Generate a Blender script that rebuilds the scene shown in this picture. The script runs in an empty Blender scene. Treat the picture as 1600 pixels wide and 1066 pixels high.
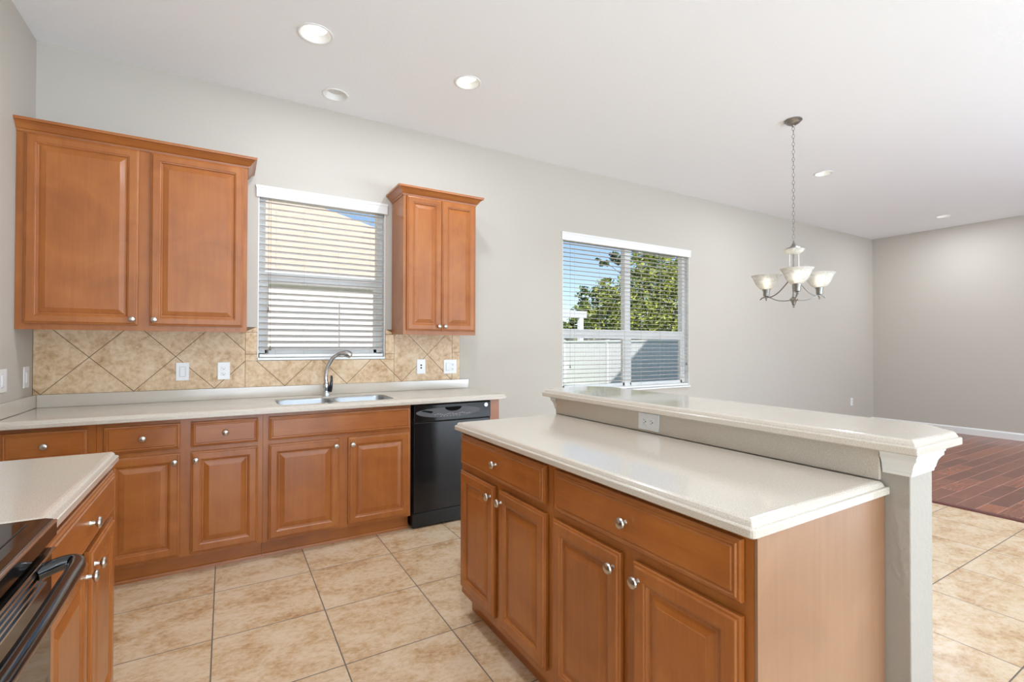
import bpy, bmesh, math, random
from mathutils import Vector, Matrix
random.seed(7)
PI = math.pi
S = bpy.context.scene
COL = S.collection

# ------------------------------------------------------------------ camera, sky, sun, daylight fill, exposure
cam_d = bpy.data.cameras.new('camera'); cam = bpy.data.objects.new('camera', cam_d); COL.objects.link(cam)
cam_d.sensor_fit = 'HORIZONTAL'; cam_d.sensor_width = 36.0; cam_d.lens = 753.83 / 1600 * 36
cam_d.clip_start = 0.02; cam_d.clip_end = 300
_yaw, _pit, _rol = math.radians(30.7131), math.radians(0.5276), math.radians(0.1261)
F = Vector((math.sin(_yaw) * math.cos(_pit), math.cos(_yaw) * math.cos(_pit), math.sin(_pit)))
R0 = Vector((math.cos(_yaw), -math.sin(_yaw), 0)); U0 = R0.cross(F)
R = R0 * math.cos(_rol) + U0 * math.sin(_rol); U = -R0 * math.sin(_rol) + U0 * math.cos(_rol)
M = Matrix((R, U, -F)).transposed().to_4x4(); M.translation = (0, 0, 1.285)
cam.matrix_world = M
S.camera = cam

W = bpy.data.worlds.new('world'); S.world = W; W.use_nodes = True
wt = W.node_tree; bg = wt.nodes['Background']
sky = wt.nodes.new('ShaderNodeTexSky'); sky.sky_type = 'NISHITA'; sky.sun_disc = False
sky.sun_elevation = math.radians(38); sky.sun_rotation = math.radians(206); sky.air_density = 1.0; sky.dust_density = 0.6; sky.ozone_density = 2.0
wt.links.new(sky.outputs['Color'], bg.inputs['Color']); bg.inputs['Strength'].default_value = 0.165

def lamp(name, kind, loc, direction=None, **kw):
    d = bpy.data.lights.new(name, kind)
    for k, v in kw.items(): setattr(d, k, v)
    o = bpy.data.objects.new(name, d); COL.objects.link(o); o.location = loc
    if direction is not None: o.rotation_euler = Vector(direction).to_track_quat('-Z', 'Y').to_euler()
    return o
lamp('sun', 'SUN', (0, -5, 20), (0.5, 1.0, -0.85), energy=6.5, angle=math.radians(0.6), color=(1.0, 0.95, 0.87))
# added area lamps aimed upward as fill for daylight from behind the camera
lamp('daylight_fill_right', 'AREA', (5.2, -4.3, 0.6), (-0.5, 0.4, 1), shape='RECTANGLE', size=6.6, size_y=1.0, energy=410, color=(0.745, 0.93, 1.13))
lamp('daylight_fill_kitchen', 'AREA', (0.6, -4.3, 0.6), (0.0, 0.35, 1.0), shape='RECTANGLE', size=2.4, size_y=1.0, energy=245, color=(0.745, 0.93, 1.13))
S.view_settings.view_transform = 'Standard'; S.view_settings.look = 'None'
S.view_settings.exposure = -0.1; S.view_settings.gamma = 1.0; S.view_settings.use_curve_mapping = False
CAN_POWER = 10.5

# ------------------------------------------------------------------ materials
def srgb(r, g, b):
    f = lambda c: (c / 255 / 12.92) if c / 255 <= .04045 else ((c / 255 + .055) / 1.055) ** 2.4
    return (f(r), f(g), f(b), 1)
def mat(name, color, rough=.5, metal=0., **kw):
    m = bpy.data.materials.new(name); m.use_nodes = True
    b = m.node_tree.nodes['Principled BSDF']
    b.inputs['Base Color'].default_value = color; b.inputs['Roughness'].default_value = rough; b.inputs['Metallic'].default_value = metal
    for k, v in kw.items(): b.inputs[k].default_value = v
    return m
class NT:
    def __init__(s, m): s.t = m.node_tree; s.b = s.t.nodes['Principled BSDF']
    def n(s, typ, **kw):
        x = s.t.nodes.new(typ)
        for k, v in kw.items():
            if k in x.inputs: x.inputs[k].default_value = v
            else: setattr(x, k, v)
        return x
    def l(s, a, b): s.t.links.new(a, b)
    def math(s, op, a, b=None, c=None):
        x = s.t.nodes.new('ShaderNodeMath'); x.operation = op
        for i, v in enumerate((a, b, c)):
            if v is None: continue
            if isinstance(v, (int, float)): x.inputs[i].default_value = v
            else: s.l(v, x.inputs[i])
        return x.outputs[0]
    def coord(s, kind='Object', scale=(1, 1, 1), jitter=False):
        c = s.n('ShaderNodeTexCoord').outputs[kind]
        if jitter:
            oi = s.n('ShaderNodeObjectInfo')
            v = s.n('ShaderNodeVectorMath', operation='MULTIPLY_ADD'); s.l(oi.outputs['Random'], v.inputs[0]); v.inputs[1].default_value = (17, 31, 23); s.l(c, v.inputs[2]); c = v.outputs[0]
        mp = s.n('ShaderNodeMapping'); s.l(c, mp.inputs['Vector']); mp.inputs['Scale'].default_value = scale
        return mp.outputs[0]
    def noise(s, vec, scale, detail=3, rough=.5, dist=0.):
        x = s.n('ShaderNodeTexNoise'); x.inputs['Scale'].default_value = scale; x.inputs['Detail'].default_value = detail; x.inputs['Roughness'].default_value = rough; x.inputs['Distortion'].default_value = dist
        s.l(vec, x.inputs['Vector']); return x.outputs['Fac']
    def ramp(s, fac, stops):
        x = s.n('ShaderNodeValToRGB'); e = x.color_ramp.elements
        while len(e) < len(stops): e.new(.5)
        for i, (p, c) in enumerate(stops): e[i].position = p; e[i].color = c
        s.l(fac, x.inputs['Fac']); return x.outputs['Color']
    def mix(s, fac, a, b, mode='MIX'):
        x = s.n('ShaderNodeMix', data_type='RGBA', blend_type=mode)
        for sock, v in ((0, fac), (6, a), (7, b)):
            if isinstance(v, (int, float)) or isinstance(v, tuple): x.inputs[sock].default_value = v
            else: s.l(v, x.inputs[sock])
        return x.outputs[2]
    def bump(s, h, strength=.2, dist=.01):
        x = s.n('ShaderNodeBump'); x.inputs['Strength'].default_value = strength; x.inputs['Distance'].default_value = dist; s.l(h, x.inputs['Height']); s.l(x.outputs[0], s.b.inputs['Normal'])
    def color(s, c): s.l(c, s.b.inputs['Base Color'])

def wood(name, scale, dark, mid, light):
    m = mat(name, mid, .34); t = NT(m)
    v = t.coord('Object', scale, jitter=True)
    g = t.noise(v, 1.0, 5, .6, .6)
    v2 = t.coord('Object', (1, 1, 1), jitter=True)
    bl = t.noise(v2, 3.2, 3, .55, .8)
    v3 = t.coord('Object', tuple(3.5 * q for q in scale), jitter=True)
    fine = t.noise(v3, 1.6, 2, .5)
    f = t.math('ADD', t.math('MULTIPLY', g, .3), t.math('ADD', t.math('MULTIPLY', bl, .58), t.math('MULTIPLY', fine, .12)))
    t.color(t.ramp(f, [(.3, dark), (.5, mid), (.72, light)]))
    t.b.inputs['Coat Weight'].default_value = .3; t.b.inputs['Coat Roughness'].default_value = .15
    return m
WD, WM, WL = srgb(140, 77, 28), srgb(165, 95, 38), srgb(179, 112, 50)
M_WOOD_V = wood('maple_vertical_grain', (28, 28, 1.6), WD, WM, WL)
M_WOOD_X = wood('maple_horizontal_grain', (2.0, 2.0, 30), WD, WM, WL)
M_WOOD_END = wood('maple_end_panel', (34, 34, 1.0), srgb(142, 102, 72), srgb(156, 115, 84), srgb(166, 126, 96))
M_NICKEL = mat('brushed_nickel', srgb(196, 190, 180), .28, 1.0)
M_CHROME = mat('chrome', srgb(205, 207, 210), .12, 1.0)
M_STEEL = mat('sink_steel', srgb(176, 182, 188), .34, 1.0)
M_PEWTER = mat('pewter_metal', srgb(150, 148, 143), .35, .9)
M_WHITE = mat('white_trim_paint', srgb(238, 237, 234), .35)
M_PLASTIC = mat('white_plastic', srgb(240, 240, 240), .3)
M_SLOT = mat('dark_slot', srgb(14, 13, 13), .8, 0., **{'Specular IOR Level': .1})
M_BLIND = mat('blind_slat', srgb(208, 201, 194), .45)
M_CORD = mat('blind_cord', srgb(205, 200, 192), .7)
M_TASSEL = mat('tassel_brown', srgb(120, 108, 92), .6)
M_BLACK = mat('black_gloss_plastic', srgb(20, 21, 23), .12)
M_BLACK2 = mat('black_satin_plastic', srgb(16, 17, 18), .3)
M_DWLENS = mat('smoked_panel', srgb(100, 100, 103), .45, 0., **{'Specular IOR Level': .2})
M_DWTEXT = mat('panel_print', srgb(150, 150, 150), .5)
M_BLKGLASS = mat('black_oven_glass', srgb(14, 13, 12), .04, 0., **{'Specular IOR Level': .8})
M_RANGE = mat('range_black_enamel', srgb(22, 20, 19), .1, 0., **{'Specular IOR Level': .7})
M_STEELTRIM = mat('range_trim_steel', srgb(200, 198, 196), .2, 1.0)
M_GROUT = mat('backsplash_grout', srgb(120, 100, 78), .9)

def wallpaint(name, c, bump=.12, scale=90):
    m = mat(name, c, .75); t = NT(m)
    n = t.noise(t.coord('Object'), scale, 3, .6); t.bump(n, bump, .004); return m
M_WALL = wallpaint('greige_wall_paint', srgb(197, 190, 179))
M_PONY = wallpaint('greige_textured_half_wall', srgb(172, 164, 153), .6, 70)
M_CEIL = wallpaint('white_textured_ceiling', srgb(248, 249, 250), .25, 60)

def counter_mat():
    m = mat('speckled_solid_surface', srgb(216, 209, 197), .2); t = NT(m)
    n = t.noise(t.coord('Object'), 420, 2, .6)
    t.color(t.ramp(n, [(.34, srgb(194, 180, 163)), (.5, srgb(209, 198, 183)), (.68, srgb(218, 210, 198))]))
    t.b.inputs['Coat Weight'].default_value = .6; t.b.inputs['Coat Roughness'].default_value = .05
    return m
M_COUNTER = counter_mat()

def floor_tile():
    m = mat('beige_floor_tile', srgb(205, 185, 160), .3); t = NT(m)
    c = t.n('ShaderNodeTexCoord').outputs['Object']; sp = t.n('ShaderNodeSeparateXYZ'); t.l(c, sp.inputs[0])
    P = .4645
    def cell(o, off):
        u = t.math('DIVIDE', t.math('SUBTRACT', o, off), P)
        d = t.math('ABSOLUTE', t.math('SUBTRACT', t.math('FRACT', t.math('ADD', u, .5)), .5))
        return t.math('FLOOR', u), t.math('MULTIPLY', d, P)
    ix, dx = cell(sp.outputs[0], -.041); iy, dy = cell(sp.outputs[1], 2.947)
    d = t.math('MINIMUM', dx, dy)
    grout = t.math('LESS_THAN', d, .0026)
    rnd = t.n('ShaderNodeTexWhiteNoise', noise_dimensions='2D'); cb = t.n('ShaderNodeCombineXYZ'); t.l(ix, cb.inputs[0]); t.l(iy, cb.inputs[1]); t.l(cb.outputs[0], rnd.inputs['Vector'])
    off = t.n('ShaderNodeVectorMath', operation='MULTIPLY_ADD'); t.l(rnd.outputs['Color'], off.inputs[0]); off.inputs[1].default_value = (9, 9, 9); t.l(c, off.inputs[2])
    mp = t.n('ShaderNodeMapping'); t.l(off.outputs[0], mp.inputs['Vector']); mp.inputs['Scale'].default_value = (1, 1.35, 1); mp.inputs['Rotation'].default_value = (0, 0, .35)
    a = t.noise(mp.outputs[0], 4.2, 7, .72, .35); b = t.noise(mp.outputs[0], 34, 5, .75, .3)
    f = t.math('ADD', t.math('MULTIPLY', a, .6), t.math('MULTIPLY', b, .4))
    col = t.ramp(f, [(.34, srgb(168, 126, 84)), (.44, srgb(203, 168, 128)), (.54, srgb(221, 195, 162)), (.68, srgb(229, 211, 186))])
    t.color(t.mix(grout, col, srgb(112, 100, 88)))
    h = t.math('SUBTRACT', t.math('MULTIPLY', f, .15), t.math('MULTIPLY', grout, 1.0)); t.bump(h, .35, .003)
    t.l(t.math('ADD', .26, t.math('MULTIPLY', grout, .5)), t.b.inputs['Roughness'])
    return m
def floor_wood():
    m = mat('cherry_plank_floor', srgb(130, 70, 50), .22); t = NT(m)
    v = t.coord('Object')
    br = t.n('ShaderNodeTexBrick', offset=.37, offset_frequency=2, squash=1.0)
    mp = t.n('ShaderNodeMapping'); t.l(v, mp.inputs['Vector']); mp.inputs['Location'].default_value = (0, -.053, 0); t.l(mp.outputs[0], br.inputs['Vector'])
    br.inputs['Scale'].default_value = 1; br.inputs['Brick Width'].default_value = .62; br.inputs['Row Height'].default_value = .1235; br.inputs['Mortar Size'].default_value = .0022; br.inputs['Mortar Smooth'].default_value = .1; br.inputs['Bias'].default_value = -.05
    br.inputs['Color1'].default_value = srgb(88, 40, 32); br.inputs['Color2'].default_value = srgb(164, 92, 62); br.inputs['Mortar'].default_value = srgb(206, 160, 148)  # pale seam colour paints the bright reflection lines along the plank bevels
    g = t.noise(t.coord('Object', (3, 40, 1)), 1.5, 4, .6, .3)
    t.color(t.mix(.35, br.outputs['Color'], t.ramp(g, [(.3, srgb(84, 40, 32)), (.7, srgb(178, 108, 76))])))
    t.bump(br.outputs['Fac'], -.2, .002)
    return m
def splash_tile(name, rot):
    m = mat(name, srgb(205, 180, 140), .42); t = NT(m)
    v = t.coord('Object')
    a = t.noise(v, 9, 6, .68, .8); b = t.noise(v, 38, 4, .7)
    f = t.math('ADD', t.math('MULTIPLY', a, .62), t.math('MULTIPLY', b, .38))
    t.color(t.ramp(f, [(.34, srgb(168, 128, 88)), (.44, srgb(202, 167, 126)), (.54, srgb(220, 191, 154)), (.68, srgb(231, 211, 183))]))
    t.bump(f, .15, .003); return m
def glass_mat():
    m = bpy.data.materials.new('window_glass'); m.use_nodes = True; t = m.node_tree; t.nodes.clear()
    o = t.nodes.new('ShaderNodeOutputMaterial'); mx = t.nodes.new('ShaderNodeMixShader'); tr = t.nodes.new('ShaderNodeBsdfTransparent'); gl = t.nodes.new('ShaderNodeBsdfGlossy'); fr = t.nodes.new('ShaderNodeFresnel')
    fr.inputs['IOR'].default_value = 1.25; gl.inputs['Roughness'].default_value = .01; tr.inputs['Color'].default_value = (.97, .98, .98, 1)
    t.links.new(fr.outputs[0], mx.inputs[0]); t.links.new(tr.outputs[0], mx.inputs[1]); t.links.new(gl.outputs[0], mx.inputs[2]); t.links.new(mx.outputs[0], o.inputs[0]); return m
M_GLASS = glass_mat()
def emis(name, c, s):
    m = mat(name, c, .5); b = m.node_tree.nodes['Principled BSDF']; b.inputs['Emission Color'].default_value = c; b.inputs['Emission Strength'].default_value = s; return m
M_LENS = emis('lit_lamp_lens', (1, .97, .9, 1), 1.8)
M_LENS_OFF = mat('unlit_lamp_lens', srgb(232, 232, 230), .4)
M_CAN = mat('white_can_trim', srgb(240, 239, 234), .4)
def shade_mat():
    m = mat('alabaster_glass', srgb(240, 236, 226), .25); t = NT(m)
    n = t.noise(t.coord('Object', (1, 1, 1.6)), 16, 4, .6, 2.2)
    t.color(t.ramp(n, [(.35, srgb(222, 219, 208)), (.6, srgb(248, 246, 240))]))
    t.b.inputs['Subsurface Weight'].default_value = .0
    t.b.inputs['Transmission Weight'].default_value = .35; t.b.inputs['Roughness'].default_value = .5
    return m
M_SHADE = shade_mat()
M_BULB = emis('lit_bulb', (1, .96, .88, 1), 9)
M_CGLASS = mat('clear_tube_glass', srgb(236, 236, 234), .15, 0., **{'Transmission Weight': .4})
M_FENCE = mat('white_vinyl_fence', srgb(246, 248, 250), .5)
def roofmat():
    m = mat('beige_shingle_roof', srgb(214, 192, 172), .85); t = NT(m)
    n = t.noise(t.coord('Object', (2, 9, 9)), 3, 4, .6); t.color(t.ramp(n, [(.35, srgb(196, 172, 152)), (.65, srgb(222, 202, 184))])); return m
M_ROOF = roofmat()
M_STUCCO = wallpaint('cream_stucco', srgb(240, 233, 222), .3, 30)
def grassmat():
    m = mat('lawn_grass', srgb(96, 120, 60), .9); t = NT(m); n = t.noise(t.coord('Object'), 6, 5, .7); t.color(t.ramp(n, [(.35, srgb(70, 92, 40)), (.65, srgb(130, 148, 78))])); return m
def leafmat(name, d, l):
    m = mat(name, l, .6); t = NT(m); n = t.noise(t.coord('Object'), 1.7, 3, .6); t.color(t.ramp(n, [(.40, d), (.64, l)])); return m
M_LEAF1 = leafmat('tree_leaves_yellow_green', srgb(62, 84, 30), srgb(178, 186, 84))
M_LEAF2 = leafmat('tree_leaves_dark', srgb(40, 58, 28), srgb(126, 146, 62))
M_BARK = mat('bark', srgb(120, 104, 88), .9)

# ------------------------------------------------------------------ mesh helpers
def B(): return bmesh.new()
def box(bm, x0, x1, y0, y1, z0, z1, bev=0.):
    r = bmesh.ops.create_cube(bm, size=1.0)
    vs = r['verts']
    for v in vs: v.co = Vector(((x0 + x1) / 2 + v.co.x * (x1 - x0), (y0 + y1) / 2 + v.co.y * (y1 - y0), (z0 + z1) / 2 + v.co.z * (z1 - z0)))
    if bev:
        es = list({e for v in vs for e in v.link_edges})
        bmesh.ops.bevel(bm, geom=es, offset=bev, segments=2, affect='EDGES', profile=.5)
    return bm
def rings(bm, loops, cap0=True, cap1=True, closed=True):
    rows = [[bm.verts.new(p) for p in L] for L in loops]
    n = len(rows[0])
    for a, b in zip(rows, rows[1:]):
        for i in range(n if closed else n - 1):
            j = (i + 1) % n
            try: bm.faces.new((a[i], a[j], b[j], b[i]))
            except ValueError: pass
    if cap0: bm.faces.new(rows[0][::-1])
    if cap1: bm.faces.new(rows[-1])
    return rows
def lathe(bm, prof, origin, axis=(0, 0, 1), seg=24, cap0=True, cap1=True):
    ax = Vector(axis).normalized(); a = ax.orthogonal().normalized(); b = ax.cross(a); o = Vector(origin)
    L = []
    for r, h in prof:
        r = max(r, 1e-5)
        L.append([o + ax * h + (a * math.cos(2 * PI * k / seg) + b * math.sin(2 * PI * k / seg)) * r for k in range(seg)])
    rings(bm, L, cap0, cap1); return bm
def tube(bm, pts, rad, seg=10, cap=True):
    pts = [Vector(p) for p in pts]; n = len(pts)
    rr = rad if isinstance(rad, (list, tuple)) else [rad] * n
    L = []; up = None
    for i, p in enumerate(pts):
        t = (pts[min(i + 1, n - 1)] - pts[max(i - 1, 0)]).normalized()
        if up is None: up = t.orthogonal().normalized()
        up = (up - t * up.dot(t)).normalized(); s = t.cross(up)
        L.append([p + (up * math.cos(2 * PI * k / seg) + s * math.sin(2 * PI * k / seg)) * rr[i] for k in range(seg)])
    rings(bm, L, cap, cap); return bm
def spline(pts, n=8):
    P = [Vector(p) for p in pts]; P = [2 * P[0] - P[1]] + P + [2 * P[-1] - P[-2]]; out = []
    for i in range(1, len(P) - 2):
        for k in range(n):
            t = k / n; a, b, c, d = P[i - 1:i + 3]
            out.append(.5 * ((2 * b) + (c - a) * t + (2 * a - 5 * b + 4 * c - d) * t * t + (3 * b - a - 3 * c + d) * t ** 3))
    out.append(P[-2]); return out
def torus(bm, c, ax, maj, minr, stretch=1.0, sdir=(0, 0, 1), seg=12, mseg=6):
    ax = Vector(ax).normalized(); s = Vector(sdir); b = ax.cross(s); c = Vector(c); g = []
    for i in range(seg):
        t = 2 * PI * i / seg; d = s * math.cos(t) * stretch + b * math.sin(t); q = c + d * maj; dn = d.normalized()
        g.append([bm.verts.new(q + (dn * math.cos(2 * PI * k / mseg) + ax * math.sin(2 * PI * k / mseg)) * minr) for k in range(mseg)])
    for i in range(seg):
        for k in range(mseg):
            bm.faces.new((g[i][k], g[(i + 1) % seg][k], g[(i + 1) % seg][(k + 1) % mseg], g[i][(k + 1) % mseg]))
def prism(bm, poly, vec):
    v = Vector(vec); a = [bm.verts.new(Vector(p)) for p in poly]; b = [bm.verts.new(Vector(p) + v) for p in poly]; n = len(a)
    bm.faces.new(a[::-1]); bm.faces.new(b)
    for i in range(n): bm.faces.new((a[i], a[(i + 1) % n], b[(i + 1) % n], b[i]))
    return bm
def inset_poly(poly, d):                       # convex CCW polygon in xy
    n = len(poly); out = []
    for i in range(n):
        p0, p1, p2 = Vector(poly[i - 1]), Vector(poly[i]), Vector(poly[(i + 1) % n])
        e1 = (p1 - p0).normalized(); e2 = (p2 - p1).normalized(); n1 = Vector((-e1.y, e1.x)); n2 = Vector((-e2.y, e2.x))
        k = d / (1 + n1.dot(n2)); out.append(p1 + (n1 + n2) * k)
    return out
def round_poly(poly, r, seg=3):
    out = []; n = len(poly)
    for i in range(n):
        p0, p1, p2 = Vector(poly[i - 1]), Vector(poly[i]), Vector(poly[(i + 1) % n])
        rr = r[i] if isinstance(r, (list, tuple)) else r
        a = p1 + (p0 - p1).normalized() * rr; c = p1 + (p2 - p1).normalized() * rr
        for k in range(seg + 1):
            t = k / seg; out.append(a * (1 - t) ** 2 + p1 * 2 * t * (1 - t) + c * t * t)
    return out
EDGE = [(.004, 0), (.0, .003), (.0, .019), (.002, .0215), (.009, .0225), (.0105, .027), (.014, .0335), (.019, .0365), (.025, .0375)]
def slab(bm, poly, z0, hole=None, r=.002, seg=3):
    rr = r if isinstance(r, (list, tuple)) else [r] * len(poly)
    L = [[Vector((p.x, p.y, z0 + h)) for p in round_poly(inset_poly(poly, i), [max(q - i, .0008) for q in rr], seg)] for i, h in EDGE]
    rows = rings(bm, L, cap0=hole is None, cap1=hole is None)
    if hole:
        for row, hz in ((rows[-1], z0 + EDGE[-1][1]), (rows[0], z0)):
            hv = [bm.verts.new((p.x, p.y, hz)) for p in hole]
            es = [bm.edges.get((row[i], row[(i + 1) % len(row)])) or bm.edges.new((row[i], row[(i + 1) % len(row)])) for i in range(len(row))]
            es += [bm.edges.new((hv[i], hv[(i + 1) % len(hv)])) for i in range(len(hv))]
            bmesh.ops.triangle_fill(bm, use_beauty=True, use_dissolve=False, edges=es)
            if row is rows[-1]: top = hv
            else: bot = hv
        n = len(top)
        for i in range(n): bm.faces.new((top[i], top[(i + 1) % n], bot[(i + 1) % n], bot[i]))
    return bm
def sweep(bm, path, prof, closed=False):
    """path: xy points; prof: (out, z), out measured to the right of travel; mitred corners"""
    P = [Vector(p) for p in path]; n = len(P); L = []
    for i in range(n):
        e = []
        if i > 0: e.append((P[i] - P[i - 1]).normalized())
        if i < n - 1: e.append((P[i + 1] - P[i]).normalized())
        ns = [Vector((q.y, -q.x)) for q in e]
        m = ns[0] if len(ns) == 1 else (ns[0] + ns[1]) / (1 + ns[0].dot(ns[1]))
        L.append([Vector((P[i].x + m.x * o, P[i].y + m.y * o, z)) for o, z in prof])
    rings(bm, L, True, True); return bm
def panel(bm, o, u, n, w, h, prof):
    o, u, n = Vector(o), Vector(u), Vector(n); z = Vector((0, 0, 1)); L = []
    for ins, d in prof:
        L.append([o + u * a + z * b + n * d for a, b in ((ins, ins), (w - ins, ins), (w - ins, h - ins), (ins, h - ins))])
    rings(bm, L); return bm
DOOR = [(0, 0), (0, .011), (.0035, .0135), (.0085, .0145), (.0105, .0185), (.013, .0195), (.043, .0195), (.0455, .0165), (.050, .0155), (.0525, .0115), (.056, .0085), (.061, .0085), (.064, .0105), (.086, .0165), (.0875, .0175)]
DRAWER = [(0, 0), (0, .011), (.0035, .0135), (.0085, .0145), (.0105, .0175), (.0125, .0185), (.016, .0165), (.019, .0165), (.022, .0195)]

def mk(name, bm, m, smooth=False, loc=(0, 0, 0)):
    bmesh.ops.recalc_face_normals(bm, faces=bm.faces[:])
    if any(loc):
        for v in bm.verts: v.co -= Vector(loc)
    me = bpy.data.meshes.new(name); bm.to_mesh(me); bm.free()
    ms = m if isinstance(m, (list, tuple)) else [m]
    for q in ms: me.materials.append(q)
    if smooth:
        me.polygons.foreach_set('use_smooth', [True] * len(me.polygons))
        try: me.set_sharp_from_angle(angle=math.radians(38))
        except Exception: pass
    o = bpy.data.objects.new(name, me); COL.objects.link(o); return o
def wloc(o):
    v = Vector((0, 0, 0))
    while o is not None: v += o.location; o = o.parent
    return v
def part(name, bm, m, parent, smooth=False, label=None):
    o = mk(name, bm, m, smooth, tuple(wloc(parent))); o.parent = parent
    if label: o['label'] = label
    return o
def tag(o, label, cat, group=None):
    o['label'] = label; o['category'] = cat
    if group: o['group'] = group
    return o
def thing(name, label, cat, loc, group=None):
    o = bpy.data.objects.new(name, None); COL.objects.link(o); o.location = loc; o.empty_display_size = .1
    return tag(o, label, cat, group)
def solo(name, bm, m, label, cat, group=None, smooth=False, loc=(0, 0, 0)):
    o = mk(name, bm, m, smooth, loc); o.location = loc; return tag(o, label, cat, group)
def struct(name, bm, m, smooth=False):
    o = mk(name, bm, m, smooth); o['kind'] = 'structure'; return o
def knob(parent, pos, n):
    b = lathe(B(), [(.0075, 0), (.0065, .003), (.0055, .012), (.0095, .0145), (.0155, .0175), (.0165, .0205), (.0145, .0245), (.008, .0275), (.001, .0285)], pos, n, 20)
    return part('knob', b, M_NICKEL, parent, True, 'brushed nickel round knob')

# ------------------------------------------------------------------ the setting
XL, XR, YB, YF, ZC = -.965, 9.30, 3.85, -5.0, 3.07
SEAM = 5.026
b = B(); box(b, XL - .15, SEAM, YF - .15, YB + .15, -.1, 0); struct('floor', b, floor_tile())
b = B(); box(b, SEAM, XR + .15, YF - .15, YB + .15, -.1, .004); struct('floor_wood', b, floor_wood())
b = B(); prism(b, [(SEAM - .022, 0, 0), (SEAM - .018, 0, .006), (SEAM - .004, 0, .012), (SEAM + .03, 0, .013), (SEAM + .035, 0, .004), (SEAM + .03, 0, 0)], (0, YB - YF - .1, 0))
for v in b.verts: v.co.y += YF + .05
struct('trim_1', b, mat('dark_reducer_strip', srgb(96, 44, 34), .3))
b = B(); box(b, XL - .15, XR + .15, YF - .15, YB + .15, ZC, ZC + .2); ceiling = struct('ceiling', b, M_CEIL)
b = B(); box(b, XL - .15, XL, YF, YB, 0, ZC); struct('wall_left', b, M_WALL)
b = B(); box(b, XR, XR + .15, YF, YB, 0, ZC); struct('wall_right', b, M_WALL)
W1 = (.195, 1.10, 1.175, 2.40); W2 = (2.868, 4.735, .80, 2.40)
b = B(); T = .15
box(b, XL - .15, W1[0], YB, YB + T, 0, ZC); box(b, W1[0], W1[1], YB, YB + T, 0, W1[2]); box(b, W1[0], W1[1], YB, YB + T, W1[3], ZC)
box(b, W1[1], W2[0], YB, YB + T, 0, ZC); box(b, W2[0], W2[1], YB, YB + T, 0, W2[2]); box(b, W2[0], W2[1], YB, YB + T, W2[3], ZC); box(b, W2[1], XR + .15, YB, YB + T, 0, ZC)
struct('wall_back', b, M_WALL)
b = B(); D0, D1, DH = -.2, 8.7, 2.45
box(b, XL - .15, D0, YF - .15, YF, 0, ZC); box(b, D1, XR + .15, YF - .15, YF, 0, ZC); box(b, D0, D1, YF - .15, YF, DH, ZC)
struct('wall_front', b, M_WALL)
b = B()                                       # patio doors behind the camera
for k in range(7):
    x = D0 + (D1 - D0) * k / 6; box(b, x - .035, x + .035, YF - .1, YF - .04, 0, DH)
box(b, D0, D1, YF - .1, YF - .04, DH - .07, DH); box(b, D0, D1, YF - .1, YF - .04, 0, .07)
struct('door_1', b, M_WHITE)
BBP = [(0, 0), (.016, 0), (.016, .085), (.012, .096), (.004, .105), (0, .105)]
b = B(); sweep(b, [(1.86, YB - .0005), (XR - .001, YB - .0005)], BBP); struct('baseboard_back', b, M_WHITE)
b = B(); sweep(b, [(XR - .0005, YB - .017), (XR - .0005, YF + .01)], BBP); struct('baseboard_right', b, M_WHITE)

def window(name, x0, x1, z0, z1, rail, mulls, sill):
    b = B(); y0, y1 = YB + .062, YB + .125; fw = .05
    box(b, x0, x0 + fw, y0, y1, z0, z1); box(b, x1 - fw, x1, y0, y1, z0, z1); box(b, x0, x1, y0, y1, z1 - fw, z1); box(b, x0, x1, y0, y1, z0, z0 + fw)
    xs = [x0 + fw] + [q for m in mulls for q in (m - .04, m + .04)] + [x1 - fw]
    for m in mulls: box(b, m - .04, m + .04, y0 - .002, y1, z0, z1)
    for a, c in zip(xs[::2], xs[1::2]):
        box(b, a, c, y0 + .004, y1 - .012, rail[0], rail[1])
        zl = rail[0]; s = .022
        box(b, a, a + s, y0 + .006, y0 + .035, z0 + fw, zl); box(b, c - s, c, y0 + .006, y0 + .035, z0 + fw, zl); box(b, a, c, y0 + .006, y0 + .035, z0 + fw, z0 + fw + .03)
    o = struct(name, b, M_WHITE)
    for a, c in zip(xs[::2], xs[1::2]):
        g = B(); y = y0 + .03
        g.faces.new([g.verts.new(p) for p in ((a, y, z0 + fw), (c, y, z0 + fw), (c, y, z1 - fw), (a, y, z1 - fw))])
        part('glass_pane', g, M_GLASS, o)
    b = B()                                   # white jamb liners and sill board
    box(b, x0, x0 + .006, YB + .001, y0, z0, z1); box(b, x1 - .006, x1, YB + .001, y0, z0, z1); box(b, x0, x1, YB + .001, y0, z1 - .006, z1)
    part('jamb', b, M_WHITE, o)
    b = B(); box(b, x0 - (.0 if not sill else .0), x1, YB - (.012 if sill else .02), y0, z0, z0 + .018, .003); part('sill', b, M_WHITE, o)
    return o
window('window_1', *W1, (1.735, 1.815), [], True)
window('window_2', *W2, (1.36, 1.455), [3.80], False)

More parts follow.
